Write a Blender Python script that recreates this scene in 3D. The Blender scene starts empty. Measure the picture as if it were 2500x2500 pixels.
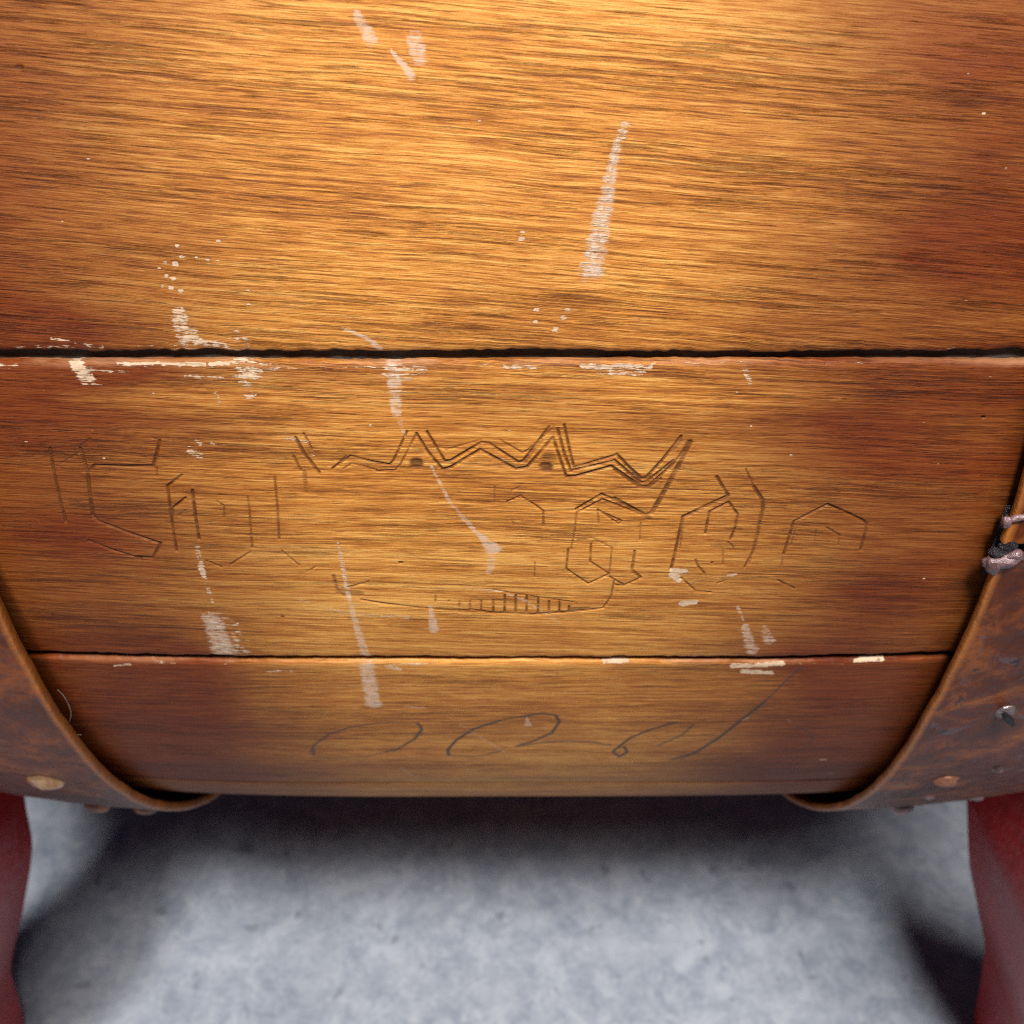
import bpy, bmesh, math, random
import numpy as np
from mathutils import Vector, Matrix, noise as mnoise

random.seed(7); rng = np.random.default_rng(11)
R = math.radians
SC = bpy.context.scene
COL = SC.collection

# ------------------------------------------------------------------ layout constants
D = 0.315             # camera to barrel axis
PSI = R(-18.5)        # camera forward lies this far below the line to the axis
ELEV = R(20)          # the camera stands this far above the horizontal through the axis
HZ = 0.30             # height of the barrel axis
RW = 0.1763           # wood radius at the belly
F = 1.0               # focal length / image width
CAM = Vector((0, -D * math.cos(ELEV), HZ + D * math.sin(ELEV)))
DEP = ELEV - PSI      # depression of the forward axis
FWD = Vector((0, math.cos(DEP), -math.sin(DEP)))
UP = Vector((0, math.sin(DEP), math.cos(DEP)))
RIGHT = Vector((1, 0, 0))

# ------------------------------------------------------------------ camera, world, lamps, exposure
cd = bpy.data.cameras.new('camera'); cam = bpy.data.objects.new('camera', cd); COL.objects.link(cam)
cam.matrix_world = Matrix(((1, 0, 0, CAM.x), (0, UP.y, -FWD.y, CAM.y), (0, UP.z, -FWD.z, CAM.z), (0, 0, 0, 1)))
cd.sensor_width = 36; cd.lens = 36 * F; cd.clip_start = 0.005; cd.clip_end = 100
cd.dof.use_dof = True; cd.dof.focus_distance = 0.145; cd.dof.aperture_fstop = 30.0
SC.camera = cam

w = bpy.data.worlds.new('World'); SC.world = w; w.use_nodes = True
bg = w.node_tree.nodes['Background']; bg.inputs[0].default_value = (0.42, 0.58, 1.0, 1); bg.inputs[1].default_value = 0.045

def lamp(name, loc, target, size, power, color=(1, 1, 1), size_y=None):
    l = bpy.data.lights.new(name, 'AREA'); l.energy = power; l.color = color
    l.size = size
    if size_y: l.shape = 'RECTANGLE'; l.size_y = size_y
    o = bpy.data.objects.new(name, l); COL.objects.link(o); o.location = loc
    o.rotation_euler = (Vector(target) - Vector(loc)).to_track_quat('-Z', 'Y').to_euler()
    return o
lamp('ceiling_lamp', (0.24, -1.15, 2.22), (0, -0.1, 0.2), 1.15, 58, (1.0, 0.985, 0.965), 0.4)
lamp('second_ceiling_lamp', (-0.16, -1.14, 2.22), (0, -0.1, 0.1), 0.28, 40, (0.97, 0.98, 1.0))

SC.view_settings.view_transform = 'Standard'; SC.view_settings.look = 'None'
SC.cycles.use_denoising = False; SC.cycles.filter_width = 1.0
SC.view_settings.exposure = 0.0; SC.view_settings.gamma = 1.0

# ------------------------------------------------------------------ node helpers
class NT:
    def __init__(s, name):
        s.m = bpy.data.materials.new(name); s.m.use_nodes = True; s.t = s.m.node_tree
        s.b = s.t.nodes['Principled BSDF']
    def n(s, kind, **kw):
        x = s.t.nodes.new(kind)
        for k, v in kw.items(): setattr(x, k, v)
        return x
    def l(s, a, b): s.t.links.new(a, b)
    def val(s, sock, v):
        if hasattr(v, 'is_linked') or isinstance(v, bpy.types.NodeSocket): s.l(v, sock)
        else: sock.default_value = v
    def math(s, op, a, b=0.0, c=None, clamp=False):
        x = s.n('ShaderNodeMath', operation=op, use_clamp=clamp)
        s.val(x.inputs[0], a); s.val(x.inputs[1], b)
        if c is not None: s.val(x.inputs[2], c)
        return x.outputs[0]
    def ss(s, v, a, b):
        x = s.n('ShaderNodeMapRange', interpolation_type='SMOOTHSTEP', clamp=True)
        s.val(x.inputs[0], v); x.inputs[1].default_value = a; x.inputs[2].default_value = b
        return x.outputs[0]
    def mix(s, f, a, b, mode='MIX'):
        x = s.n('ShaderNodeMix', data_type='RGBA', blend_type=mode)
        s.val(x.inputs[0], f)
        for i, v in ((6, a), (7, b)):
            if isinstance(v, tuple): x.inputs[i].default_value = v + (1,) if len(v) == 3 else v
            else: s.l(v, x.inputs[i])
        return x.outputs[2]
    def noise(s, vec, scale=1.0, detail=3, rough=0.55, dist=0.0):
        x = s.n('ShaderNodeTexNoise'); s.l(vec, x.inputs['Vector'])
        x.inputs['Scale'].default_value = scale; x.inputs['Detail'].default_value = detail
        x.inputs['Roughness'].default_value = rough; x.inputs['Distortion'].default_value = dist
        return x.outputs['Fac']
    def comb(s, x, y, z=0.0):
        c = s.n('ShaderNodeCombineXYZ')
        for i, v in enumerate((x, y, z)): s.val(c.inputs[i], v)
        return c.outputs[0]
    def attr(s, name):
        a = s.n('ShaderNodeAttribute'); a.attribute_name = name; return a.outputs['Fac']
    def ramp(s, f, stops):
        r = s.n('ShaderNodeValToRGB'); s.l(f, r.inputs[0]); e = r.color_ramp.elements
        e[0].position, e[0].color = stops[0][0], stops[0][1] + (1,)
        e[1].position, e[1].color = stops[-1][0], stops[-1][1] + (1,)
        for p, c in stops[1:-1]:
            q = e.new(p); q.color = c + (1,)
        return r.outputs[0]

def wood_material():
    k = NT('varnished_wood')
    uv = k.n('ShaderNodeUVMap'); uv.uv_map = 'UVMap'
    sep = k.n('ShaderNodeSeparateXYZ'); k.l(uv.outputs[0], sep.inputs[0]); u, v = sep.outputs[0], sep.outputs[1]
    info = k.n('ShaderNodeObjectInfo'); rnd = info.outputs['Random']
    tilt = k.attr('tilt')
    wv = k.noise(k.comb(k.math('MULTIPLY', u, 22), k.math('MULTIPLY', v, 30), k.math('MULTIPLY', rnd, 9)), 1, 2)
    v2 = k.math('ADD', v, k.math('MULTIPLY', k.math('SUBTRACT', wv, 0.5), 0.0016))
    v2 = k.math('ADD', v2, k.math('MULTIPLY', u, tilt))
    def st(fx, fy, det=3, rough=0.6, z=0.0):
        return k.noise(k.comb(k.math('MULTIPLY', u, fx), k.math('MULTIPLY', v2, fy), k.math('ADD', k.math('MULTIPLY', rnd, 13.7), z)), 1, det, rough)
    fib = st(78, 1800, 6, 0.82)
    lon = st(10, 2300, 5, 0.75, 9.1)
    clus = st(24, 260, 3, 0.6, 11.3)
    fib2 = st(190, 5600, 3, 0.65, 3.1)
    pore = st(72, 3000, 4, 0.65, 7.7)
    dash = st(110, 3600, 3, 0.6, 5.2)
    band = st(7, 110, 3, 0.55, 1.3)
    blot = st(28, 55, 3, 0.6, 2.2)
    t = k.math('ADD', k.math('MULTIPLY', k.math('SUBTRACT', fib, 0.5), 1.65), 0.56)
    t = k.math('ADD', t, k.math('MULTIPLY', k.math('SUBTRACT', lon, 0.5), 1.25))
    t = k.math('ADD', t, k.math('MULTIPLY', k.math('SUBTRACT', band, 0.5), 0.75))
    t = k.math('ADD', t, k.math('MULTIPLY', k.math('SUBTRACT', blot, 0.5), 0.38))
    t = k.math('ADD', t, k.math('MULTIPLY', k.math('SUBTRACT', fib2, 0.5), 1.15))
    base = k.ramp(t, [(0.02, (0.135, 0.036, 0.006)), (0.30, (0.325, 0.100, 0.014)), (0.54, (0.56, 0.204, 0.029)), (0.88, (0.80, 0.40, 0.094))])
    # dark pores
    cl = k.math('MULTIPLY', k.math('SUBTRACT', clus, 0.5), 0.45)
    pm = k.ss(k.math('ADD', pore, cl), 0.585, 0.66); pm2 = k.ss(k.math('ADD', dash, cl), 0.60, 0.65)
    pm = k.math('MAXIMUM', pm, k.math('MULTIPLY', pm2, 0.8))
    c = k.mix(k.math('MULTIPLY', pm, 0.50), base, (0.075, 0.019, 0.003))
    # redder varnish towards the hoops, mixed with shade painted in at the sides
    pat = k.attr('stain_shade')
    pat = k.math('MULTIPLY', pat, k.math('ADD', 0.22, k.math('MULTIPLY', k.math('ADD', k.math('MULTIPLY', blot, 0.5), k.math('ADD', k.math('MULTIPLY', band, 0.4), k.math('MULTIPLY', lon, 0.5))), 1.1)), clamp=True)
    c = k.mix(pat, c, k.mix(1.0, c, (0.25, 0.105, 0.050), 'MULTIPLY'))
    # bare worn arris
    bare = k.math('MULTIPLY', k.attr('bare'), k.ss(st(60, 300, 3, 0.6, 4.4), 0.42, 0.60))
    c = k.mix(k.math('MULTIPLY', bare, 0.75), c, (0.50, 0.23, 0.105))
    # carved lines hold dark varnish
    gr = k.attr('groove')
    c = k.mix(k.math('MULTIPLY', k.math('MINIMUM', gr, 1.0), 0.88), c, (0.105, 0.030, 0.006))
    pc = k.math('MULTIPLY', k.attr('pencil'), k.math('ADD', 0.7, k.math('MULTIPLY', fib, 0.7)), clamp=True)
    c = k.mix(k.math('MULTIPLY', pc, 0.85), c, (0.035, 0.030, 0.028))
    # scuffs and chips, broken up along the grain
    cn = st(260, 1500, 4, 0.7, 6.5)
    cn2 = k.noise(k.comb(k.math('MULTIPLY', u, 900), k.math('MULTIPLY', v, 1300), 0), 1, 3, 0.6)
    cn = k.math('ADD', k.math('MULTIPLY', cn, 0.55), k.math('MULTIPLY', cn2, 0.45))
    cn = k.math('ADD', k.math('MULTIPLY', k.math('SUBTRACT', cn, 0.5), 2.1), 0.5)
    cn = k.math('ADD', cn, k.math('MULTIPLY', k.math('SUBTRACT', fib, 0.5), 0.7))
    ch = k.attr('chip')
    row = k.math('ADD', k.math('MULTIPLY', k.math('SUBTRACT', st(230, 4200, 3, 0.65, 15.0), 0.5), 2.0), k.math('MULTIPLY', k.math('SUBTRACT', cn2, 0.5), 1.5))
    chm = k.ss(k.math('ADD', k.math('SUBTRACT', ch, 0.5), k.math('MULTIPLY', row, 0.70)), -0.06, 0.16)
    chm = k.math('MULTIPLY', chm, k.ss(ch, 0.02, 0.15))
    c = k.mix(k.math('MULTIPLY', chm, 0.88), c, k.mix(cn2, (0.52, 0.32, 0.18), (0.80, 0.60, 0.42)))
    du = k.attr('dust')
    dum = k.math('MULTIPLY', k.ss(k.math('ADD', k.math('SUBTRACT', du, 0.50), k.math('MULTIPLY', row, 0.95)), -0.2, 0.45), k.ss(du, 0.02, 0.45))
    c = k.mix(k.math('MULTIPLY', dum, 0.72), c, (0.64, 0.46, 0.33))
    k.l(c, k.b.inputs['Base Color'])
    ro = k.math('ADD', 0.46, k.math('MULTIPLY', k.math('SUBTRACT', fib, 0.5), 0.30))
    ro = k.math('ADD', ro, k.math('MULTIPLY', k.math('MAXIMUM', chm, dum), 0.4), clamp=True)
    k.l(ro, k.b.inputs['Roughness'])
    k.b.inputs['Anisotropic'].default_value = 0.75; k.b.inputs['Anisotropic Rotation'].default_value = 0.25
    k.b.inputs['Metallic'].default_value = 0.04; k.b.inputs['Specular IOR Level'].default_value = 0.20
    tg = k.n('ShaderNodeTangent', direction_type='UV_MAP'); tg.uv_map = 'UVMap'; k.l(tg.outputs[0], k.b.inputs['Tangent'])
    h = k.math('ADD', k.math('MULTIPLY', fib, 0.55), k.math('MULTIPLY', fib2, 0.45))
    h = k.math('SUBTRACT', h, k.math('MULTIPLY', pm, 0.3))
    h = k.math('ADD', h, k.math('MULTIPLY', chm, 0.35))
    bp = k.n('ShaderNodeBump'); bp.inputs['Strength'].default_value = 0.85; bp.inputs['Distance'].default_value = 0.00026
    k.l(h, bp.inputs['Height']); k.l(bp.outputs[0], k.b.inputs['Normal'])
    return k.m

def hoop_material(name, seed, yellow, grey, spots):
    k = NT(name)
    tc = k.n('ShaderNodeTexCoord'); o = tc.outputs['Object']
    mp = k.n('ShaderNodeMapping'); mp.inputs['Location'].default_value = (seed, seed * .7, 0); k.l(o, mp.inputs[0]); p = mp.outputs[0]
    n1 = k.noise(p, 60, 4, 0.6, 0.6); n2 = k.noise(p, 330, 4, 0.65); n3 = k.noise(p, 120, 5, 0.7, 1.0); n4 = k.noise(p, 1500, 3, 0.7)
    c = k.ramp(k.math('ADD', n1, k.math('MULTIPLY', k.math('SUBTRACT', n2, 0.5), 0.5)),
               [(0.25, (0.026, 0.004, 0.0015)), (0.5, (0.085, 0.0155, 0.002)), (0.75, yellow)])
    c = k.mix(k.math('MULTIPLY', k.ss(n3, 0.57, 0.63), grey), c, (0.090, 0.055, 0.055))
    c = k.mix(k.math('MULTIPLY', k.ss(k.math('ADD', n2, k.math('MULTIPLY', k.math('SUBTRACT', n3, 0.5), 0.5)), 0.62, 0.68), spots), c, (0.015, 0.012, 0.014))
    c = k.mix(k.math('MULTIPLY', k.math('SUBTRACT', n4, 0.4), 0.6, clamp=True), c, (0.06, 0.017, 0.006))
    k.l(k.mix(k.math('MULTIPLY', k.attr('rim'), 0.75), c, (0.40, 0.130, 0.024)), k.b.inputs['Base Color'])
    k.b.inputs['Metallic'].default_value = 0.0; k.b.inputs['Specular IOR Level'].default_value = 0.22
    k.l(k.math('ADD', 0.20, k.math('MULTIPLY', n2, 0.30)), k.b.inputs['Roughness'])
    bp = k.n('ShaderNodeBump'); bp.inputs['Strength'].default_value = 0.6; bp.inputs['Distance'].default_value = 0.0007
    k.l(k.math('ADD', k.math('ADD', n2, k.math('MULTIPLY', n3, 0.8)), k.math('MULTIPLY', n4, 0.15)), bp.inputs['Height']); k.l(bp.outputs[0], k.b.inputs['Normal'])
    return k.m

def simple(name, c0, c1, scale, rough, metal=0.0, bump=0.3, bdist=0.0004, coat=0.0):
    k = NT(name); tc = k.n('ShaderNodeTexCoord'); o = tc.outputs['Object']
    n1 = k.noise(o, scale, 4, 0.6); n2 = k.noise(o, scale * 7, 3, 0.6)
    f = k.math('ADD', k.math('MULTIPLY', n1, 0.7), k.math('MULTIPLY', n2, 0.3))
    k.l(k.mix(k.ss(f, 0.35, 0.65), c0, c1), k.b.inputs['Base Color'])
    k.l(k.math('ADD', rough - 0.08, k.math('MULTIPLY', n1, 0.16)), k.b.inputs['Roughness'])
    k.b.inputs['Metallic'].default_value = metal; k.b.inputs['Coat Weight'].default_value = coat
    bp = k.n('ShaderNodeBump'); bp.inputs['Strength'].default_value = bump; bp.inputs['Distance'].default_value = bdist
    k.l(n2, bp.inputs['Height']); k.l(bp.outputs[0], k.b.inputs['Normal'])
    return k.m

def concrete():
    k = NT('concrete'); tc = k.n('ShaderNodeTexCoord'); o = tc.outputs['Object']
    a = k.noise(o, 52, 5, 0.7, 0.9); b = k.noise(o, 115, 5, 0.72, 0.5); c = k.noise(o, 420, 4, 0.7); d = k.noise(o, 34, 3, 0.5)
    f = k.math('ADD', k.math('ADD', k.math('MULTIPLY', a, 0.45), k.math('MULTIPLY', b, 0.35)), k.math('MULTIPLY', c, 0.2))
    col = k.ramp(f, [(0.40, (0.200, 0.220, 0.266)), (0.485, (0.275, 0.295, 0.338)), (0.58, (0.375, 0.392, 0.425))])
    col = k.mix(k.math('MULTIPLY', k.ss(d, 0.45, 0.7), 0.35), col, (0.335, 0.35, 0.375))
    e = k.noise(o, 95, 2, 0.5, 0.3); g_ = k.noise(o, 140, 2, 0.5)
    col = k.mix(k.math('MULTIPLY', k.ss(e, 0.66, 0.72), 0.6), col, (0.130, 0.136, 0.150))
    col = k.mix(k.math('MULTIPLY', k.ss(g_, 0.66, 0.73), 0.28), col, (0.55, 0.55, 0.54))
    k.l(col, k.b.inputs['Base Color']); k.b.inputs['Roughness'].default_value = 0.62
    bp = k.n('ShaderNodeBump'); bp.inputs['Strength'].default_value = 0.25; bp.inputs['Distance'].default_value = 0.001
    k.l(f, bp.inputs['Height']); k.l(bp.outputs[0], k.b.inputs['Normal'])
    return k.m

M_WOOD = wood_material()
M_HOOPL = hoop_material('brown_lacquered_hoop', 1.7, (0.26, 0.064, 0.007), 0.12, 0.2)
M_HOOPR = hoop_material('worn_lacquered_hoop', 5.3, (0.32, 0.088, 0.010), 0.8, 0.85)
M_RED = simple('dark_red_paint', (0.26, 0.007, 0.008), (0.38, 0.013, 0.014), 38, 0.36, 0, 0.5, 0.0008, 0.0); M_RED.node_tree.nodes['Principled BSDF'].inputs['Specular IOR Level'].default_value = 0.22
M_LIN = simple('dark_joint_filler', (0.030, 0.023, 0.018), (0.062, 0.050, 0.042), 260, 0.7, 0, 0.6)
M_BRASS = simple('tarnished_brass', (0.30, 0.14, 0.055), (0.62, 0.38, 0.20), 300, 0.26, 0.75)
M_COP = simple('rusty_nail', (0.13, 0.045, 0.022), (0.27, 0.11, 0.06), 400, 0.5, 0.35)
M_STEEL = simple('dull_steel', (0.070, 0.038, 0.034), (0.26, 0.20, 0.20), 500, 0.22, 0.6)
M_SLOT = simple('black_grime', (0.006, 0.005, 0.005), (0.013, 0.011, 0.011), 300, 0.6)
M_BEAD = simple('pinkish_solder', (0.085, 0.040, 0.036), (0.24, 0.135, 0.135), 420, 0.32, 0.1, 0.35, 0.0006, 0.15)
M_TONGUE = simple('blackened_metal', (0.016, 0.013, 0.015), (0.055, 0.042, 0.046), 330, 0.30, 0.4, 0.9, 0.0009)
M_HAIR = simple('pale_hair', (0.28, 0.24, 0.19), (0.42, 0.37, 0.30), 100, 0.4)
M_FLOOR = concrete()

# ------------------------------------------------------------------ geometry helpers
def drop(x):
    x = np.abs(np.asarray(x, dtype=float))
    return np.where(x < 0.125, 26 * x ** 4, 26 * 0.125 ** 4 + 4 * 26 * 0.125 ** 3 * (x - 0.125))
def P(x, th, r):
    """barrel coordinates -> world: th is measured from the camera's side, downwards"""
    return np.stack([np.broadcast_to(x, np.shape(th)) if np.ndim(th) else x, -r * np.cos(ELEV - th), HZ + r * np.sin(ELEV - th)], -1)
def ray(px, py):
    """photo pixel (0..2500) -> direction"""
    d = FWD * F + RIGHT * ((px - 1250) / 2500) - UP * ((py - 1250) / 2500)
    return d.normalized()
def surf(px, py, r=RW, taper=True):
    """photo pixel -> (x, th) on the barrel skin (for reading the marks off the photo)"""
    d = ray(px, py); rr = r
    for _ in range(4):
        oy, oz = CAM.y, CAM.z - HZ
        a = d.y ** 2 + d.z ** 2; b = oy * d.y + oz * d.z; c = oy * oy + oz * oz - rr * rr
        disc = max(b * b - a * c, 0.0)
        t = (-b - math.sqrt(disc)) / a
        x = CAM.x + t * d.x
        if taper: rr = r - float(drop(x))
    y, z = oy + t * d.y, oz + t * d.z
    return x, ELEV - math.atan2(z, -y)
def floor_hit(px, py):
    d = ray(px, py); t = -CAM.z / d.z; return CAM + d * t

def link(o, parent=None):
    COL.objects.link(o)
    if parent is not None:
        o.parent = parent
        o.matrix_parent_inverse = Matrix.Translation(parent.location).inverted() if parent.parent is None else Matrix.Identity(4)
    return o
def tag(o, label=None, cat=None, kind=None, group=None):
    for k_, v_ in (('label', label), ('category', cat), ('kind', kind), ('group', group)):
        if v_: o[k_] = v_
    return o
def mesh_np(name, verts, quads, mat, smooth=True):
    me = bpy.data.meshes.new(name)
    me.vertices.add(len(verts)); me.vertices.foreach_set('co', np.asarray(verts, np.float32).ravel())
    n = len(quads); me.loops.add(n * 4); me.polygons.add(n)
    me.loops.foreach_set('vertex_index', np.asarray(quads, np.int32).ravel())
    me.polygons.foreach_set('loop_start', np.arange(0, n * 4, 4, dtype=np.int32))
    me.polygons.foreach_set('use_smooth', np.full(n, smooth))
    me.update(calc_edges=True); me.materials.append(mat)
    return me
def fattr(me, name, vals):
    a = me.attributes.new(name, 'FLOAT', 'POINT'); a.data.foreach_set('value', np.asarray(vals, np.float32).ravel())
def grid_quads(nx, ny, flip=False):
    i = np.arange(nx * ny).reshape(ny, nx)
    q = np.stack([i[:-1, :-1], i[:-1, 1:], i[1:, 1:], i[1:, :-1]], -1).reshape(-1, 4)
    return q[:, ::-1] if flip else q
def vnoise(x, y, seed=0):
    """cheap value noise on arrays"""
    x = np.asarray(x, float); y = np.asarray(y, float)
    xi = np.floor(x).astype(np.int64); yi = np.floor(y).astype(np.int64)
    fx = x - xi; fy = y - yi; fx = fx * fx * (3 - 2 * fx); fy = fy * fy * (3 - 2 * fy)
    def h(a, b):
        n = (a * 374761393 + b * 668265263 + seed * 1442695041) & 0x7fffffff
        n = ((n ^ (n >> 13)) * 1274126177) & 0x7fffffff
        return ((n ^ (n >> 16)) & 0xffff) / 65535.0
    return (h(xi, yi) * (1 - fx) + h(xi + 1, yi) * fx) * (1 - fy) + (h(xi, yi + 1) * (1 - fx) + h(xi + 1, yi + 1) * fx) * fy

# ------------------------------------------------------------------ the marks, read off the photo in its 2500 px
GROOVE, PENCIL, CHIP, DUST = [], [], [], []     # (polyline, width_px, strength)
def crop(ox, oy, s):
    return lambda *pts: [(ox + a * s, oy + b * s) for a, b in pts]
A = crop(0, 850, 0.43996); B = crop(700, 950, 0.46584); Cc = crop(1500, 950, 0.36232); Pn = crop(650, 1580, 0.72464); V = crop(0, 0, 1.29400)
def g(pts, wd=4.2, s=0.8): GROOVE.append((pts, wd * 1.4, min(1.0, max(s * 1.15, 0.52)) if s < 1.1 else s))
# left capital
g(A((275,560),(300,690),(335,850),(365,965)), 4.5, .85)
g(A((445,560),(485,690),(500,820),(515,930),(545,960)), 5.5, .95)
g(A((545,960),(700,1020),(890,1085),(880,1110),(850,1162),(760,1160)), 5, .95)
g(A((490,1070),(620,1120),(780,1170)), 4, .8)
g(A((485,690),(525,652),(690,656),(850,655),(868,590),(885,515)), 5, .95)
g(A((885,515),(840,500)), 3, .4); g(A((445,545),(500,505)), 3.2, .5); g(A((340,640),(440,580)), 3, .35); g(A((870,660),(872,715)), 3, .4)
# small letters after it
g(A((1010,705),(930,765),(945,890),(980,1125)), 4.5, .8)
g(A((1030,830),(955,890),(960,930)), 4, .8); g(A((1068,790),(1085,930),(1105,1060)), 5, .85)
g(A((990,930),(1030,900)), 3, .35)
g(A((1205,850),(1243,875),(1245,940)), 3, .5); g(A((1375,825),(1385,900),(1400,1105)), 3.6, .6)
g(A((1525,715),(1540,880),(1550,1060)), 4, .6); g(A((1390,1130),(1280,1200)), 3.2, .55); g(A((1565,1125),(1660,1205)), 3.2, .55)
g(A((1145,1180),(1230,1215)), 3, .55); g(A((1750,1215),(1700,1240)), 3, .45)
g(A((1640,500),(1690,590),(1770,690)), 6, .75); g(A((1685,475),(1730,560)), 4, .6)
g(A((1630,600),(1670,680)), 5, .6); g(A((1690,690),(1700,800)), 7, .4); g(A((1845,670),(1920,600)), 3, .6)
# zigzag
g(B((240,415),(335,350),(450,380),(540,395),(560,375),(630,225)), 3.8, .75)
g(B((295,420),(340,390),(400,400),(470,425)), 3, .5); g(B((470,430),(570,425),(600,390),(680,235)), 3.4, .6)
g(B((680,235),(740,330),(815,420),(855,412),(1015,318),(1200,420),(1260,410),(1395,255),(1430,360),(1465,460),(1510,458),(1700,405),(1860,510),(1905,508),(1960,470)), 4.8, .95)
g(B((735,225),(830,380),(860,375),(1020,280),(1060,285),(1215,385),(1240,378),(1375,200)), 4.4, .9)
g(B((820,310),(835,320),(1020,265)), 3, .4)
g(B((1455,190),(1480,310),(1505,410),(1540,402),(1730,345),(1850,470),(1900,460)), 4.4, .9)
g(B((1420,210),(1455,340),(1490,430)), 4.6, .9); g(B((1500,425),(1720,375),(1860,490),(1900,485)), 4.2, .8)
g(B((1120,270),(1235,335),(1265,320),(1400,200)), 3.2, .55); g(B((1250,380),(1340,270)), 4.5, .5)
g(Cc((15,440),(100,530),(180,600),(215,595),(330,470),(450,320)), 4.8, .9)
g(Cc((0,480),(170,630),(215,625),(400,480)), 4.4, .85); g(Cc((0,545),(160,655),(225,655),(400,500),(510,360)), 4.8, .9)
g(Cc((510,360),(410,560),(330,700),(255,830)), 8.5, .85); g(Cc((400,400),(440,350)), 9, .6); g(Cc((480,400),(505,360)), 9, .6)
g(Cc((0,735),(205,845),(255,830)), 5, .9); g(Cc((0,770),(190,850)), 3.5, .6); g(Cc((195,850),(235,870)), 8, .45)
for (a, b, r_, s_) in ((690,318,20,.42), (680,393,20,1.25), (1370,368,22,.6), (1358,408,20,1.4)):
    g(B((a - 4, b), (a + 4, b)), r_ * 0.95, s_)
# middle letters
g(B((1155,590),(1225,560),(1290,600),(1345,640),(1345,720)), 3.4, .65); g(B((1090,510),(1090,600)), 2.6, .4); g(B((1180,530),(1220,515)), 2.8, .45)
g(B((1345,640),(1520,632)), 2.6, .4); g(B((1180,680),(1190,715)), 2.6, .35); g(B((1300,910),(1300,990)), 2.6, .35)
g(B((1515,630),(1650,550),(1760,600),(1890,660)), 4.2, .85); g(B((1525,645),(1655,578),(1890,668)), 3.6, .7)
g(B((1520,640),(1510,740),(1490,840)), 3.2, .5); g(B((1630,632),(1740,705),(1755,690),(1640,640)), 3.2, .65); g(B((1630,632),(1635,705)), 3, .5)
g(B((1475,840),(1465,945),(1580,1022),(1690,970),(1590,905),(1595,810)), 3.6, .7); g(B((1705,830),(1690,970)), 3, .55)
g(B((1690,985),(1770,1030),(1855,990),(1810,960),(1825,850)), 3.4, .65); g(B((1525,790),(1600,780),(1700,830)), 2.6, .3); g(B((1855,700),(1850,790)), 2.6, .35)
# right letters
g(Cc((690,590),(730,660),(768,715),(585,800),(460,860),(445,930),(420,1050),(380,1215)), 5, .85)
g(Cc((768,725),(600,800),(470,862)), 4.5, .5); g(Cc((465,880),(440,1080)), 3, .45)
g(Cc((770,760),(640,825),(625,900),(612,970)), 4.2, .8); g(Cc((770,760),(830,845),(815,930),(780,1010)), 4.2, .8); g(Cc((815,880),(795,1000)), 2.8, .5)
g(Cc((885,540),(940,660)), 3.2, .65); g(Cc((940,660),(1000,750),(1000,810)), 6, .85); g(Cc((1000,810),(960,1000),(940,1080),(875,1200)), 4, .65); g(Cc((985,830),(910,1170)), 3, .45)
g(Cc((1140,1110),(1175,1000),(1210,890),(1435,775),(1560,830),(1665,880),(1700,910),(1690,970),(1660,1080)), 4.6, .85); g(Cc((1235,890),(1190,1050)), 3, .45)
g(Cc((1430,935),(1520,985)), 3.6, .6); g(Cc((1360,950),(1350,1030)), 2.8, .4); g(Cc((1515,985),(1510,1050)), 2.6, .35); g(Cc((1140,1110),(1125,1190)), 2.8, .3)
g(Cc((545,1150),(560,1190),(605,1240)), 3.6, .65); g(Cc((765,1030),(800,1060),(800,1080)), 3, .6); g(Cc((730,1080),(730,1180)), 2.6, .4)
g(Cc((470,1290),(545,1360),(650,1370)), 3.4, .6); g(Cc((1100,1290),(1215,1345)), 3.4, .6); g(Cc((690,1310),(745,1290)), 3, .45)
g(Cc((135,1090),(115,1215),(180,1270),(60,1325),(0,1320)), 3.6, .65)
# toothed jaw
g(B((245,980),(270,1060),(300,1085)), 6, .55); g(B((280,1068),(380,1078)), 15, .45); g(B((320,1040),(430,1010)), 4, .55)
g(B((390,1105),(500,1125),(620,1140),(830,1162),(960,1165)), 4, .65)
g(B((960,1160),(1080,1178),(1290,1186),(1420,1176),(1560,1165)), 5, .75); g(B((1490,1162),(1580,1158)), 9, .45); g(B((1560,1165),(1660,1150),(1700,1090),(1715,1010)), 3.4, .6)
for a, t0, s_ in ((780,1088,.35),(850,1112,.3),(905,1118,.35),(960,1118,.5),(1020,1118,.6),(1083,1112,.75),(1143,1085,.8),(1200,1085,.9),(1258,1090,.9),(1318,1100,.85),(1375,1115,.7),(1430,1120,.8),(1480,1142,.75)):
    g(B((a, t0), (a - 1, 1120 if a < 900 else 1174)), 3.8, s_)
g(B((1080,1055),(1300,1092),(1500,1120)), 3, .35)
# nail holes and pin pricks
for a, b, r_ in ((47,164,9),(2402,1021,5),(979,1374,5),(690,1507,4),(1738,1373,3)):
    GROOVE.append(([(a - r_ * .5, b), (a + r_ * .5, b)], r_ * 1.1, 1.4))
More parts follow.
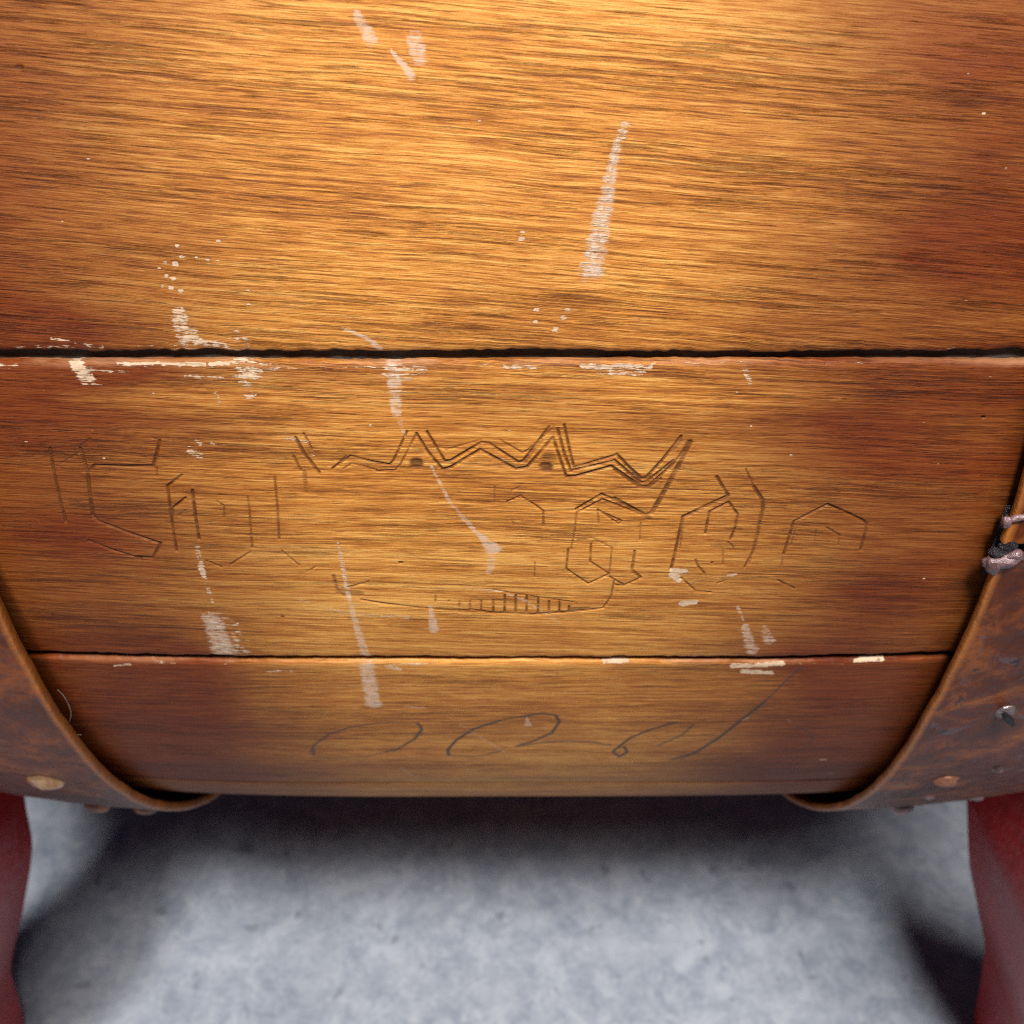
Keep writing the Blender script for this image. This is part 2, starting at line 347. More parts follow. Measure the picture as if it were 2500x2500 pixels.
# pencil writing
def pn(pts, wd=4.5, s=0.8): PENCIL.append((pts, wd * 1.45, min(1, max(s * 1.15, 0.6))))
pn(Pn((340,260),(280,270),(210,295),(160,330),(152,350)), 5, .65); pn(Pn((148,352),(162,346),(158,362)), 5, .7); pn(Pn((340,260),(420,252),(508,254)), 4, .4)
pn(Pn((508,254),(520,266),(524,278),(500,310),(440,345),(405,352)), 6, .75); pn(Pn((160,362),(210,372),(262,370),(340,366),(405,352)), 4, .45)
pn(Pn((790,245),(700,275),(640,315),(612,345),(614,362)), 6, .85); pn(Pn((620,362),(690,368),(740,362),(790,350)), 5, .6)
pn(Pn((790,245),(860,232)), 5, .5); pn(Pn((860,232),(930,222),(975,228),(988,250),(962,290),(900,318),(840,336)), 6, .8)
pn(Pn((840,336),(940,322),(1020,318),(1100,320),(1160,330)), 5, .7)
pn(Pn((1380,253),(1300,275),(1230,303),(1190,332),(1168,352),(1190,368),(1216,352),(1206,334),(1186,338)), 5.5, .85)
pn(Pn((1440,260),(1400,295),(1320,330)), 5, .6); pn(Pn((1370,376),(1440,357),(1530,300),(1600,245),(1680,185)), 6.5, .85); pn(Pn((1400,377),(1460,345)), 5, .6)
pn(Pn((1680,185),(1760,110),(1805,72)), 4.5, .6); pn(Pn((1790,270),(1835,290),(1842,315),(1820,332)), 5, .5)
# scuffs (smooth, greyish) and chips (cream): polylines with a width at each end
def du(pts, w0, w1, s=0.9): DUST.append((pts, w0, w1, s))
def chp(pts, w0, w1, s=0.8): CHIP.append((pts, w0, w1, s))
chp(V((1178,238),(1172,256)), 30, 34, .58); chp(V((1166,262),(1154,310)), 10, 16, .60); chp(V((1154,310),(1146,365)), 17, 16, .5); chp(V((1146,365),(1139,400)), 34, 46, .50); chp(V((1139,400),(1113,512)), 40, 64, .56)
du(V((1165,270),(1115,510)), 22, 66, .8)
du(V((674,28),(700,74)), 26, 34, .8); du(V((738,95),(776,142)), 8, 24, .95); du(V((782,78),(792,108)), 44, 40, .85); du(V((682,40),(694,70)), 10, 20, .9)
chp(V((338,598),(350,632)), 50, 62, .66); chp(V((350,636),(385,652)), 20, 26, .7); chp(V((390,650),(425,654)), 22, 18, .62); chp(V((445,634),(468,658)), 44, 40, .42)
for a, b, r_ in ((310,496,10),(331,498,14),(334,464,8),(412,455,9),(326,526,12),(322,543,12),(340,550,13),(306,541,8),(313,520,8),(300,506,6),(392,490,6),(410,492,6),(370,486,6),(343,485,10),(348,484,6),(468,548,6),(468,575,6),(984,450,14),(986,438,8),(1012,585,12),(1010,608,10),(1050,620,9),(1070,585,12),(1064,600,14),(1046,625,12),(1898,317,6),(1856,214,7),(1826,140,5)):
    chp(V((a - 2, b), (a + 2, b)), r_, r_, .78)
du(V((645,620),(690,638),(716,658)), 7, 18, .9)
chp(V((20,656),(140,657)), 9, 9, .52); chp(V((140,648),(190,655)), 10, 14, .55); chp(V((230,650),(330,660)), 8, 10, .45); chp(V((95,640),(130,643)), 8, 6, .55); chp(V((330,655),(470,662)), 16, 12, .48)
chp(V((520,660),(640,662)), 5, 6, .38); chp(V((1180,664),(1330,662)), 6, 5, .4); chp(V((1700,660),(1820,656)), 5, 6, .36)
chp(V((-5,690),(30,690)), 14, 12, .62); chp(V((140,686),(160,712)), 34, 44, .82); chp(V((220,688),(385,690)), 9, 10, .85); chp(V((170,725),(190,727)), 8, 6, .6)
chp(V((395,690),(430,690)), 12, 12, .8); chp(V((448,690),(480,702)), 44, 50, .60); chp(V((455,715),(470,745)), 50, 34, .50); chp(V((350,712),(420,716)), 14, 12, .5); chp(V((410,745),(412,770)), 22, 14, .42)
chp(V((490,694),(540,696)), 26, 18, .5); chp(V((540,696),(720,692)), 8, 8, .48); chp(V((735,690),(800,702)), 20, 26, .56); du(V((742,690),(748,780)), 44, 26, .75)
chp(V((735,700),(775,712)), 44, 30, .52); chp(V((950,694),(1010,694)), 14, 14, .66); chp(V((1100,694),(1230,694)), 16, 12, .8); chp(V((1130,702),(1215,705)), 18, 14, .55); chp(V((1230,690),(1420,686)), 7, 7, .42)
chp(V((1405,695),(1416,724)), 22, 16, .55); chp(V((1560,690),(1640,688)), 6, 6, .42); chp(V((860,690),(930,690)), 6, 6, .5); chp(V((170,700),(240,704)), 12, 10, .45)
du(V((750,780),(765,825)), 20, 8, .5)
chp(V((362,852),(374,858)), 30, 28, .60); chp(V((370,832),(378,836)), 16, 14, .5); chp(V((398,836),(404,838)), 10, 8, .6); chp(V((545,826),(580,835)), 20, 14, .45); chp(V((585,855),(592,860)), 14, 10, .5)
chp(V((372,1030),(380,1070)), 14, 20, .48); chp(V((380,1070),(384,1086)), 20, 16, .74); chp(V((388,1095),(402,1140)), 16, 10, .44); chp(V((395,1160),(405,1185)), 30, 40, .45)
du(V((400,1170),(425,1236)), 50, 70, .85); chp(V((405,1165),(425,1238)), 46, 56, .42); chp(V((440,1185),(462,1240)), 40, 46, .42); chp(V((420,1165),(446,1176)), 16, 14, .5)
chp(V((638,1024),(646,1070)), 8, 16, .46); chp(V((646,1070),(653,1110)), 14, 14, .56); du(V((640,1030),(655,1110)), 10, 18, .6)
du(V((655,1115),(672,1180),(690,1240)), 12, 26, .75); du(V((560,1130),(660,1160),(770,1166)), 4, 16, .6); du(V((812,1146),(818,1190)), 10, 30, .85)
du(V((814,880),(850,950),(905,1010)), 8, 16, .62); du(V((905,1010),(930,1035)), 14, 40, .95); du(V((930,1040),(922,1080)), 34, 20, .55)
du(V((880,1110),(950,1118),(1000,1140)), 4, 10, .6); du(V((985,1130),(1060,1180)), 5, 4, .6); chp(V((750,1048),(754,1050)), 5, 5, .5)
chp(V((640,1110),(660,1120)), 12, 8, .5)
chp(Cc((395,1225),(480,1225)), 22, 14, .85); chp(Cc((400,1255),(440,1290)), 26, 16, .85); chp(Cc((465,1445),(545,1435)), 22, 16, .85); du(Cc((770,1255),(815,1245)), 12, 10, .8)
GROOVE.append((Cc((440, 1280), (452, 1278)), 6, 1.2))
du(Cc((880,1600),(925,1770)), 22, 34, .7); du(Cc((1010,1610),(1040,1700)), 18, 34, .6); du(Cc((830,1465),(870,1560)), 10, 8, .6); du(Cc((905,1725),(960,1760)), 26, 20, .6)
# stave below the second joint
for a in ((0,86,100,86,14,.45),(1140,58,1215,58,16,.82),(1575,68,1740,62,20,.86),(1610,86,1700,92,24,.78),(300,70,390,70,10,.6),(-420,60,300,66,6,.4),(400,66,560,62,8,.62),(1760,62,1950,62,7,.45)):
    chp(Pn((a[0],a[1]),(a[2],a[3])), a[4], a[4]*.8, a[5])
chp(V((1615,1252),(1665,1250)), 10, 14, .8); chp(V((215,1258),(245,1256)), 8, 9, .7); chp(V((285,1250),(330,1254)), 6, 6, .5)
du(Pn((340,72),(352,150)), 40, 40, .85); du(Pn((352,150),(362,190)), 30, 46, .95); du(Pn((410,70),(450,80)), 20, 12, .7)
du(Pn((465,200),(535,205)), 5, 5, .8); du(Pn((608,228),(800,352)), 4, 12, .5); du(Pn((900,360),(968,388)), 10, 12, .4); du(Pn((878,238),(882,262)), 8, 20, .75)
du(Pn((460,408),(488,435)), 16, 20, .5); du(Pn((1120,408),(1215,436)), 14, 12, .4); du(Pn((1245,412),(1285,414)), 12, 10, .4); du(Pn((1605,246),(1630,236)), 10, 8, .6)
du(Pn((1870,380),(1882,380)), 12, 12, .8); du(Pn((1895,430),(1930,420)), 8, 8, .5); du(Pn((1525,102),(1532,102)), 6, 6, .7); du(Pn((1760,245),(1766,250)), 8, 8, .4)
for _ in range(46):                                    # stray specks
    a, b = random.uniform(0, 2480), random.choice((random.uniform(890, 1560), random.uniform(890, 1200), random.uniform(30, 800)))
    chp([(a - 2, b), (a + 2, b)], random.uniform(3, 6), 4, random.uniform(.45, .8))

def to_surf(pts): return [surf(px, py) for px, py in pts]
PXM = None
def px_size(px, py):
    """metres per photo pixel at that place on the skin"""
    x, th = surf(px, py); p = Vector(P(x, np.array(th), RW).tolist()) - CAM
    return p.dot(FWD) / 2500
def dist_field(X, S, segs, out, combine='max'):
    """segs: (x0,s0,x1,s1,w0,w1,str) in metres; soft-edged capsule strokes"""
    for x0, s0, x1, s1, w0, w1, st in segs:
        m = max(w0, w1) * 1.2
        i0, i1 = np.searchsorted(X[0], [min(x0, x1) - m, max(x0, x1) + m]); j0, j1 = np.searchsorted(S[:, 0], [min(s0, s1) - m, max(s0, s1) + m])
        if i1 <= i0 or j1 <= j0: continue
        xx = X[j0:j1, i0:i1]; ss_ = S[j0:j1, i0:i1]
        dx, dy = x1 - x0, s1 - s0; L2 = dx * dx + dy * dy + 1e-14
        t = np.clip(((xx - x0) * dx + (ss_ - s0) * dy) / L2, 0, 1)
        d = np.hypot(xx - x0 - t * dx, ss_ - s0 - t * dy); wd = (w0 + (w1 - w0) * t) * 0.5
        val = np.clip(1.35 - d / wd * 0.85, 0, 1); val = val * val * (3 - 2 * val) * st
        o = out[j0:j1, i0:i1]; np.maximum(o, val, out=o)
def make_segs(lst, kind):
    res = []
    for it in lst:
        pts = it[0]; q = to_surf(pts); n = len(q) - 1
        if kind == 'w2': w0, w1, st = it[1], it[2], it[3]
        else: w0 = w1 = it[1]; st = it[2]
        for i in range(n):
            s = px_size(*pts[i]); a0 = w0 + (w1 - w0) * i / n; a1 = w0 + (w1 - w0) * (i + 1) / n
            res.append((q[i][0], q[i][1] * RW, q[i + 1][0], q[i + 1][1] * RW, a0 * s, a1 * s, st))
    return res
SEG = {'groove': make_segs(GROOVE, 'w1'), 'pencil': make_segs(PENCIL, 'w1'), 'chip': make_segs(CHIP, 'w2'), 'dust': make_segs(DUST, 'w2')}

# ------------------------------------------------------------------ floor
def build_floor():
    bm = bmesh.new(); bmesh.ops.create_grid(bm, x_segments=8, y_segments=8, size=3.0)
    me = bpy.data.meshes.new('floor'); bm.to_mesh(me); bm.free(); me.materials.append(M_FLOOR)
    o = bpy.data.objects.new('floor', me); COL.objects.link(o); o['kind'] = 'structure'
build_floor()

# ------------------------------------------------------------------ barrel
barrel = bpy.data.objects.new('wooden_barrel', None); COL.objects.link(barrel); barrel.location = (0, 0, HZ - RW); barrel.empty_display_size = 0.05
tag(barrel, 'varnished wooden barrel with carved letters, brown hoops and red legs on a concrete floor', 'barrel')
LEN = 0.205
th_y = lambda py: surf(1250, py, RW)[1]
T1, T2, T3 = th_y(872), th_y(1615), th_y(1915)
G1, G2, G3 = 0.0014, 0.0014, 0.0007                 # joint widths
REM = (2 * math.pi - (R(57) - (T1 - R(17.4)))) / 17
bounds = [(T1 - R(17.4), T1), (T1, T2), (T2, T3), (T3, R(57))] + [(R(57) + REM * i, R(57) + REM * (i + 1)) for i in range(17)]
gaps = [(0.0008, G1), (G1, G2), (G2, G3), (G3, 0.0008)] + [(0.0008, 0.0008)] * 17
res = [(0.00019, 0.00019), (0.000125, 0.00015), (0.00019, 0.00021), (0.0006, 0.0004)]
tilts = [-0.075, -0.038, -0.004, 0.0]
for i, ((a, b), (ga, gb)) in enumerate(zip(bounds, gaps)):
    fine = i < 4
    if fine:
        dx, ds = res[i]
        xs = np.concatenate([np.linspace(-LEN, -0.096, 12)[:-1], np.arange(-0.096, 0.096, dx), np.linspace(0.096, LEN, 12)])
    else:
        dx, ds = 0.01, 0.006; xs = np.linspace(-LEN, LEN, 41)
    s0, s1 = a * RW + ga / 2, b * RW - gb / 2
    n = max(6, int((s1 - s0) / ds))
    lin = np.linspace(s0, s1, n)
    bev = 0.0009
    edge = np.array([0, .00008, .0002, .0004, .0007, .0011])
    ss_ = np.concatenate([s0 + edge, lin[(lin > s0 + .0013) & (lin < s1 - .0013)], (s1 - edge)[::-1]])
    X, S = np.meshgrid(xs, ss_)
    at = {k_: np.zeros_like(X) for k_ in ('groove', 'pencil', 'chip', 'dust')}
    if fine:
        for k_ in at: dist_field(X, S, SEG[k_], at[k_])
        nz = 0.55 + 0.9 * vnoise(X * 500, S * 1500, 5)
        at['groove'] *= np.clip(nz, 0.55, 1.1)
    # the edge wanders a little along the joint
    wob = (vnoise(X * 45, X * 0 + i, 3) - .5) * .00035 + (vnoise(X * 260, X * 0 + i, 4) - .5) * .00024 + (vnoise(X * 1100, X * 0 + i, 6) - .5) * .00016
    wob2 = (vnoise(X * 45, X * 0 + i, 13) - .5) * .00035 + (vnoise(X * 260, X * 0 + i, 14) - .5) * .00030 + (vnoise(X * 900, X * 0 + i, 16) - .5) * .00026
    d0, d1 = S - s0, s1 - S
    Sw = S + np.where(d0 < d1, wob * np.clip(1 - d0 / .003, 0, 1), wob2 * np.clip(1 - d1 / .003, 0, 1))
    dd = np.clip(np.minimum(d0, d1), 0, None)
    rb = np.clip(1 - dd / bev, 0, 1); rr = RW - drop(X) - 0.0007 * (1 - np.sqrt(np.clip(1 - rb * rb, 0, 1)))
    c_ = (S - s0) / (s1 - s0) - .5
    rr += -0.0005 * (c_ * 2) ** 2 * 0.6                                          # staves are a little flatter than the round
    if fine:
        rr += (vnoise(X * 30, S * 90, 8) - .5) * 0.00025 + (vnoise(X * 140, S * 1500, 9) - .5) * 0.00003
        rr -= at['groove'] * 0.00026 + np.clip(at['chip'], 0, 1) * 0.00006
    bare = np.clip(1 - d0 / .0010, 0, 1) * np.clip(vnoise(X * 70, S * 300, 21) * 1.5 - .25, 0, 1) + 0.35 * np.clip(1 - d1 / .0009, 0, 1) * vnoise(X * 120, S * 300, 22)
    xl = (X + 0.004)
    stain_shade = np.clip((np.abs(xl) - 0.016) / 0.050, 0, 1); stain_shade = stain_shade * stain_shade * (3 - 2 * stain_shade)  # varnish stain and painted side shading share this ramp towards the hoops
    stain_shade = np.clip(stain_shade * 0.90 + 0.22 * (vnoise(X * 50, S * 90, 31) - .45) * np.clip(np.abs(xl) / .03, 0, 1), 0, 1)
    if i == 0: stain_shade = np.clip(stain_shade + .45 * np.exp(-d1 / .010) * (vnoise(X * 55, S * 200, 41) - .2), 0, 1)
    if i == 1: stain_shade = np.clip(stain_shade + .75 * np.exp(-(d0 / .014) ** 2) * (vnoise(X * 45, S * 260, 42) - .15) + .3 * np.exp(-d1 / .006) * vnoise(X * 60, S * 200, 43), 0, 1)
    if i == 2: stain_shade = np.clip(stain_shade + .20 + .2 * (vnoise(X * 40, S * 120, 44) - .5), 0, 1)
    th = Sw / RW
    top = P(X.ravel(), th.ravel(), rr.ravel())
    nx, ny = len(xs), len(ss_)
    inner = 0.009
    # side walls and back: one extra row at each side
    r_in = (RW - drop(xs) - inner)
    rowA = P(xs, np.full(nx, s0 / RW), r_in); rowB = P(xs, np.full(nx, s1 / RW), r_in)
    verts = np.concatenate([rowA, top, rowB]) - np.array(barrel.location)
    q = grid_quads(nx, ny + 2, True)
    me = mesh_np('stave', verts, q, M_WOOD)
    uvl = me.uv_layers.new(name='UVMap')
    full = lambda A_, p=0.0: np.concatenate([A_[0] if p is None else np.full(nx, p), A_.ravel(), A_[-1] if p is None else np.full(nx, p)])
    U = np.concatenate([xs, X.ravel(), xs]); Vv = np.concatenate([np.full(nx, s0 - inner), S.ravel(), np.full(nx, s1 + inner)])
    uvs = np.stack([U[q.ravel()], Vv[q.ravel()]], -1); uvl.data.foreach_set('uv', uvs.astype(np.float32).ravel())
    for k_ in at: fattr(me, k_, full(at[k_]))
    fattr(me, 'bare', full(bare)); fattr(me, 'stain_shade', full(stain_shade, None)); fattr(me, 'tilt', np.full(len(U), tilts[i] if fine else 0.01))
    o = bpy.data.objects.new('stave', me); COL.objects.link(o); o.parent = barrel
    if i == 1: o['label'] = 'stave carved with angular letters, a zigzag and a toothed jaw'
    elif i == 2: o['label'] = 'lower stave with faint pencil handwriting'

# dark filler that shows in the joints, and the two heads
def revolve(name, prof, mat, n=160, t0=0.0, t1=2 * math.pi, closed=True, parent=barrel, ths=None):
    ths = np.linspace(t0, t1, n + 1) if ths is None else ths
    v = np.concatenate([P(np.array([p[0] for p in prof]), np.full(len(prof), t), np.array([p[1] for p in prof])) for t in ths]) - np.array(barrel.location)
    me = mesh_np(name, v, grid_quads(len(prof), len(ths), True), mat)
    o = bpy.data.objects.new(name, me); COL.objects.link(o); o.parent = parent
    return o
lin_x = np.linspace(-0.19, 0.19, 31)
revolve('joint_filler', [(x, RW - float(drop(x)) - 0.0019) for x in lin_x], M_LIN)
for sx in (-1, 1):
    x = 0.188 * sx; r_ = RW - float(drop(x)) - 0.007
    pr = [(x, 0.0005), (x, r_), (x - .014 * sx, r_), (x - .014 * sx, 0.0005)]
    revolve('barrel_head', pr if sx < 0 else pr, M_WOOD, 64)

# ------------------------------------------------------------------ hoops
RH = 0.1797 + 26 * 0.077 ** 4 * 0     # outer skin radius at the inner rim
def hoop(sign, x_in, mat, gap=None, label=None, seed=0):
    tn, wd = (0.0016 if sign > 0 else 0.0021), 0.085
    if gap: ths = np.concatenate([np.arange(gap[1], gap[1] + R(60), R(.22)), np.arange(gap[1] + R(60), gap[0] + 2 * math.pi - R(60), R(2)), np.arange(gap[0] + 2 * math.pi - R(60), gap[0] + 2 * math.pi, R(.22)), [gap[0] + 2 * math.pi]])
    else: ths = np.concatenate([np.arange(R(-30), R(75), R(.25)), np.arange(R(75), R(330), R(2)), [R(330)]])
    # profile along the width: under side, rolled rim, outer skin
    tt = np.concatenate([[0.030, 0.004, 0.0012], [0.0002, 0.00005, 0.0, 0.00005, 0.00025, 0.0006, 0.0014], np.linspace(0.004, wd, 90)])
    ro = np.concatenate([[-tn, -tn, -tn], [-tn * .98, -tn * .85, -tn * .5, -tn * .12, 0, 0, 0], np.zeros(90)])
    rimw = np.concatenate([[0, 0, 0], [.5, .9, 1, 1, 1, .7, .0], np.zeros(90)])
    T, W = np.meshgrid(ths, tt, indexing='ij'); Ro = np.broadcast_to(ro, T.shape)
    e = (vnoise(T * 26, T * 0, seed) - .5) * 0.0003 + (vnoise(T * 60, T * 0, seed + 1) - .5) * 0.00008
    x = sign * (x_in + W + e * np.clip(1 - W / .02, 0, 1))
    rad = RH + float(drop(x_in)) - drop(x) + Ro
    outer = np.broadcast_to((np.arange(len(tt)) > 2), T.shape)
    rad = rad + outer * ((vnoise(T * 40, W * 220, seed + 2) - .5) * .00016 + (vnoise(T * 110, W * 600, seed + 3) - .5) * .00007)
    rim = np.broadcast_to(rimw, T.shape)
    x = x + sign * (.0026 if sign > 0 else .0012) * np.clip((T - R(30)) / R(20), 0, 1) * np.clip(R(120) - T, 0, 1)
    if gap:                                               # curled, swollen ends of the open hoop
        dl = np.minimum(T - gap[1], gap[0] + 2 * math.pi - T) * RW
        lip = np.exp(-(dl / .0022) ** 2)
        rad = rad + lip * .0005 * np.clip(1 - W / .03, 0.2, 1)
        x = x - sign * lip * .0005 * np.clip(1 - W / .006, 0, 1)
    v = P(x.ravel(), T.ravel(), rad.ravel()) - np.array(barrel.location)
    q = grid_quads(len(tt), len(ths), sign > 0)
    me = mesh_np('hoop', v, q, mat); fattr(me, 'rim', rim.ravel())
    o = bpy.data.objects.new('hoop', me); COL.objects.link(o); o.parent = barrel
    if label: o['label'] = label
    return o
XL, XR = 0.0808, 0.0734
gA, gB = surf(2430, 1316, RH)[1], surf(2430, 1349, RH)[1]
hoopL = hoop(-1, XL, M_HOOPL, None, 'brown lacquered hoop on the left with domed brass rivets', 3)
hoopR = hoop(1, XR, M_HOOPR, (gA, gB), 'worn brown hoop on the right, open at a blackened joint', 9)

def lump(name, center, normal, tang, sx, sy, sz, mat, parent, seed=0, rough=0.25, sub=3):
    """a lumpy dome: sx along tang, sy across, sz along the normal"""
    bm = bmesh.new(); bmesh.ops.create_icosphere(bm, subdivisions=sub, radius=1)
    n = Vector(normal).normalized(); t = (Vector(tang) - n * n.dot(Vector(tang))).normalized(); b_ = n.cross(t)
    for v in bm.verts:
        k_ = 1 + rough * mnoise.noise(v.co * 1.6 + Vector((seed, seed * 2.1, 0))) + rough * .5 * mnoise.noise(v.co * 4 + Vector((seed, 0, seed)))
        p = v.co * k_
        v.co = Vector(center) + t * (p.x * sx) + b_ * (p.y * sy) + n * (p.z * sz) - barrel.location
    for f in bm.faces: f.smooth = True
    me = bpy.data.meshes.new(name); bm.to_mesh(me); bm.free(); me.materials.append(mat)
    o = bpy.data.objects.new(name, me); COL.objects.link(o); o.parent = parent
    return o
def hoop_pt(px, py, lift=0.0, th=None):
    """point and normal on the hoop skin under a photo pixel"""
    x, t = surf(px, py, RH + 0.0008)
    if th is not None: t = th; 
    p = P(x, np.array(t), RH + 0.0008 - float(drop(x)) + lift); n = Vector((0, -math.cos(ELEV - t), math.sin(ELEV - t)))
    return Vector(p.tolist()), n
# rivets on the left hoop
for k_, (px, py, sz, hgt, mat, tname) in enumerate(((116, 1903, .0048, .0026, M_BRASS, 'rivet'), (240, 1968, .0042, .0030, M_COP, 'rivet'), (355, 1985, .0036, .0022, M_COP, 'rivet'))):
    p, n = hoop_pt(px, py, -0.0003)
    o = lump(tname, p, n, (1, 0, 0), sz * .85, sz * .72, hgt * .9, mat, hoopL, k_ * 3.3, .12)
# right hoop: slotted screw, nail heads
p, n = hoop_pt(2455, 1737, -0.0002)
scr = lump('screw_head', p, n, (1, 0, 0), .0020, .0020, .0011, M_STEEL, hoopR, 2.0, .06)
for k_, (px, py, sz, hgt, mat) in enumerate(((2308, 1903, .0036, .0022, M_COP), (2200, 1978, .0038, .0030, M_BEAD), (2268, 1944, .0018, .0013, M_BEAD), (2436, 1876, .0016, .0014, M_STEEL), (2383, 1946, .0026, .0016, M_BEAD))):
    p, n = hoop_pt(px, py, -0.0003)
    lump('rivet', p, n, (1, 0, 0), sz * .8, sz * .64, hgt * .8, mat, hoopR, 7 + k_ * 2.7, .3)
def bar(name, p, n, t, L, Wd, Hh, mat, parent):
    bm = bmesh.new(); bmesh.ops.create_cube(bm, size=1)
    n = n.normalized(); t = (t - n * n.dot(t)).normalized(); b_ = n.cross(t)
    for v in bm.verts: v.co = p + t * v.co.x * L + b_ * v.co.y * Wd + n * v.co.z * Hh - barrel.location
    bmesh.ops.bevel(bm, geom=bm.edges[:], offset=min(Wd, Hh) * .2, segments=2, affect='EDGES')
    me = bpy.data.meshes.new(name); bm.to_mesh(me); bm.free(); me.materials.append(mat)
    o = bpy.data.objects.new(name, me); COL.objects.link(o); o.parent = parent; return o
p, n = hoop_pt(2455, 1737, 0.0016)
bar('screw_slot', p, n, Vector((0.75, 0, -0.75)), 0.0036, .0006, .0010, M_SLOT, hoopR)
# blackened tongue in the open joint, and solder on its lower end
tw = np.linspace(XR - .0006, XR + .06, 40)
tths = np.linspace(gA - .03, gB + .03, 24)
tongue = revolve('hoop_tongue', [(x, RH - .0016 - float(drop(x)) + float(drop(XR)) + (float(vnoise(x * 700, 1.0, 3)) - .5) * .0009) for x in tw], M_TONGUE, parent=hoopR, ths=tths)
for k_, (px, py, a_, b_, c_, mat) in enumerate(((2445, 1366, .0042, .0017, .0022, M_BEAD), (2422, 1376, .0018, .0022, .0022, M_BEAD), (2476, 1354, .0022, .0014, .0020, M_BEAD), (2460, 1330, .0020, .0014, .0014, M_TONGUE), (2437, 1345, .0022, .0012, .0014, M_TONGUE), (2456, 1272, .0011, .0015, .0013, M_BEAD), (2487, 1262, .0028, .0007, .0010, M_BEAD))):
    p, n = hoop_pt(px, py, 0.0002)
    lump('solder_bead', p, n, (1, 0, 0.25), a_ * .66, b_ * .72, c_ * .55, mat, hoopR, 11 + k_ * 1.9, .28)

# ------------------------------------------------------------------ red legs: bandsawn S curves fixed under the hoops
def leg(sign, sil, y_back, depth, width):
    """sil: inner outline in photo pixels, read on the plane y = y_back"""
    pr = []
    for px, py in sil:
        d = ray(px, py); t = (y_back - CAM.y) / d.y; q = CAM + d * t
        pr.append((q.x, q.z))
    pr = np.array(pr); o_ = np.argsort(pr[:, 1]); pr = pr[o_]
    zt = np.linspace(0.0, pr[-1, 1] + 0.0, 40)
    # carry the outline on down to the floor with its own slope and round the foot
    xi = np.interp(zt, pr[:, 1], pr[:, 0])
    for _ in range(1): xi[1:-1] = (xi[:-2] + xi[1:-1] * 2 + xi[2:]) / 4
    ztop = HZ - 0.105; zz = np.concatenate([zt, np.linspace(zt[-1], ztop, 8)[1:]])
    slope = (xi[-1] - xi[-6]) / (zt[-1] - zt[-6])
    xin = np.concatenate([xi, xi[-1] + (zz[40:] - zt[-1]) * 0.15 * slope])
    xout = xin + sign * width
    ns = 12
    # cross section: a rounded rectangle in x-y swept up the curve
    sec = []
    rc = .004; hx, hy = width / 2, depth / 2
    for (cx, cy, a0) in ((hx - rc, hy - rc, 0), (-hx + rc, hy - rc, 90), (-hx + rc, -hy + rc, 180), (hx - rc, -hy + rc, 270)):
        for a_ in np.linspace(a0, a0 + 90, 5): sec.append((cx + rc * math.cos(R(a_)), cy + rc * math.sin(R(a_))))
    sec = np.array(sec); nsec = len(sec)
    rows = []
    for x0, x1, z in zip(xin, xout, zz):
        rows.append(np.stack([(x0 + x1) / 2 + sec[:, 0], y_back - depth / 2 + sec[:, 1], np.full(nsec, z)], -1))
    v = np.concatenate(rows); nr = len(rows)
    q = []
    for j in range(nr - 1):
        for i in range(nsec):
            q.append((j * nsec + i, j * nsec + (i + 1) % nsec, (j + 1) * nsec + (i + 1) % nsec, (j + 1) * nsec + i))
    v = v - np.array(barrel.location)
    me = mesh_np('leg', v, q, M_RED)
    bm = bmesh.new(); bm.from_mesh(me); bmesh.ops.holes_fill(bm, edges=[e for e in bm.edges if e.is_boundary], sides=0); bm.to_mesh(me); bm.free()
    o = bpy.data.objects.new('leg', me); COL.objects.link(o); o.parent = barrel
    return o
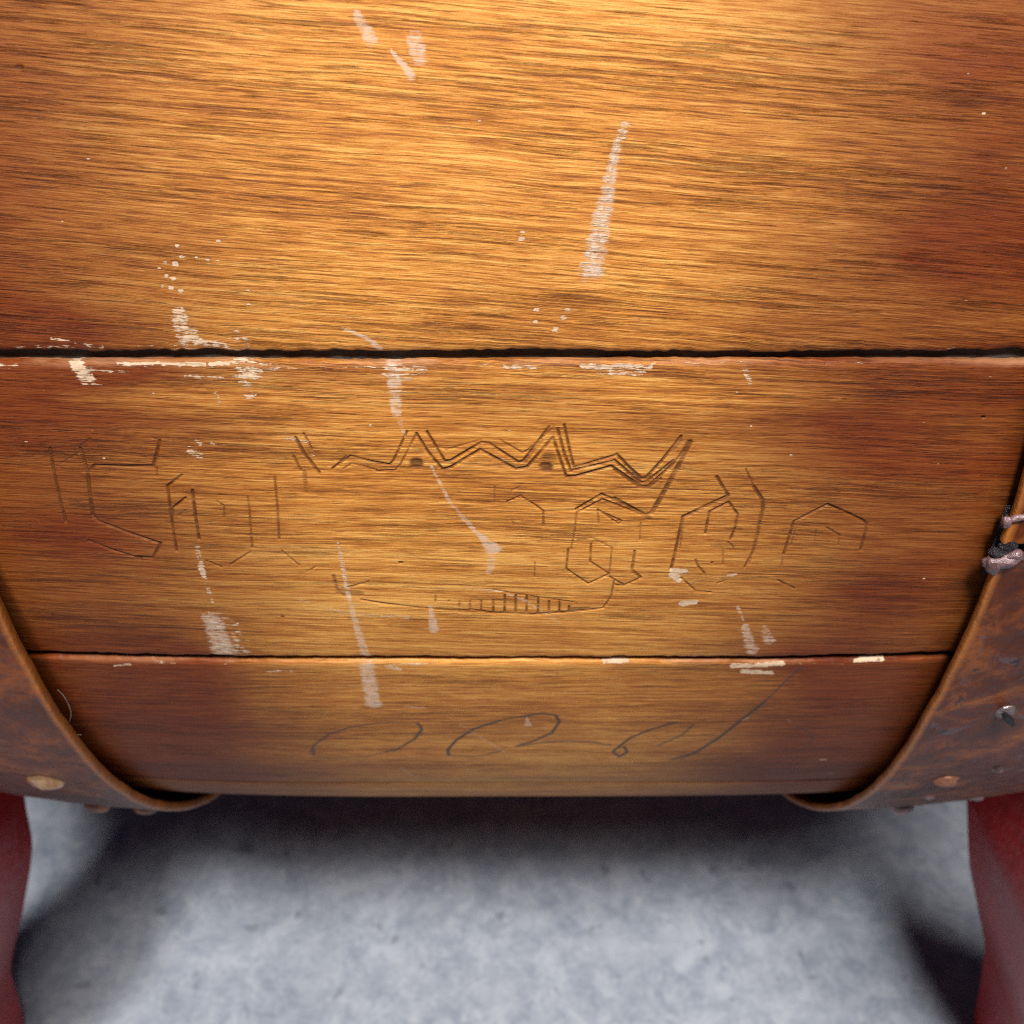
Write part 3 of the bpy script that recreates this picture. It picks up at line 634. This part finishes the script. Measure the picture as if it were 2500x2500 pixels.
leg(-1, [(66, 1900), (74, 1960), (82, 2000), (90, 2040), (84, 2100), (66, 2200), (42, 2300), (33, 2350), (46, 2400), (62, 2450), (70, 2500), (60, 2600)], -0.105, 0.05, 0.045)
leg(1, [(2350, 1900), (2352, 1965), (2354, 2040), (2358, 2100), (2379, 2200), (2397, 2290), (2386, 2380), (2374, 2450), (2368, 2500), (2382, 2600)], -0.105, 0.05, 0.045)

for o in [c for c in barrel.children if c.name.startswith('leg')]:
    r = o.copy(); COL.objects.link(r); r.parent = barrel; r.scale.y = -1

# ------------------------------------------------------------------ a stray hair lying on the stave beside the left hoop
def hair():
    pts = [(148, 1662), (165, 1680), (180, 1715), (176, 1748), (186, 1765), (205, 1772)]
    cv = bmesh.new(); ring = []
    q = []
    for px, py in pts:
        x, t = surf(px, py); q.append(Vector(P(x, np.array(t), RW + .0008).tolist()))
    fine_ = []
    for i in range(len(q) - 1):
        a0, a1, a2, a3 = q[max(i - 1, 0)], q[i], q[i + 1], q[min(i + 2, len(q) - 1)]
        for s in np.linspace(0, 1, 6, endpoint=False):
            fine_.append(0.5 * ((2 * a1) + (a2 - a0) * s + (2 * a0 - 5 * a1 + 4 * a2 - a3) * s * s + (3 * a1 - a0 - 3 * a2 + a3) * s ** 3))
    fine_.append(q[-1]); base = fine_[0].copy()
    for i, p_ in enumerate(fine_):
        t = (fine_[min(i + 1, len(fine_) - 1)] - fine_[max(i - 1, 0)]).normalized(); s_ = t.orthogonal().normalized(); u_ = t.cross(s_)
        ring.append([cv.verts.new(p_ - base + (s_ * math.cos(a) + u_ * math.sin(a)) * .000035) for a in (0, 2.094, 4.189)])
    for a, b in zip(ring[:-1], ring[1:]):
        for k_ in range(3): cv.faces.new((a[k_], a[(k_ + 1) % 3], b[(k_ + 1) % 3], b[k_]))
    me = bpy.data.meshes.new('hair'); cv.to_mesh(me); cv.free(); me.materials.append(M_HAIR)
    o = bpy.data.objects.new('hair', me); COL.objects.link(o); o.location = base
    tag(o, 'single pale hair lying on the wood beside the left hoop', 'hair')
hair()
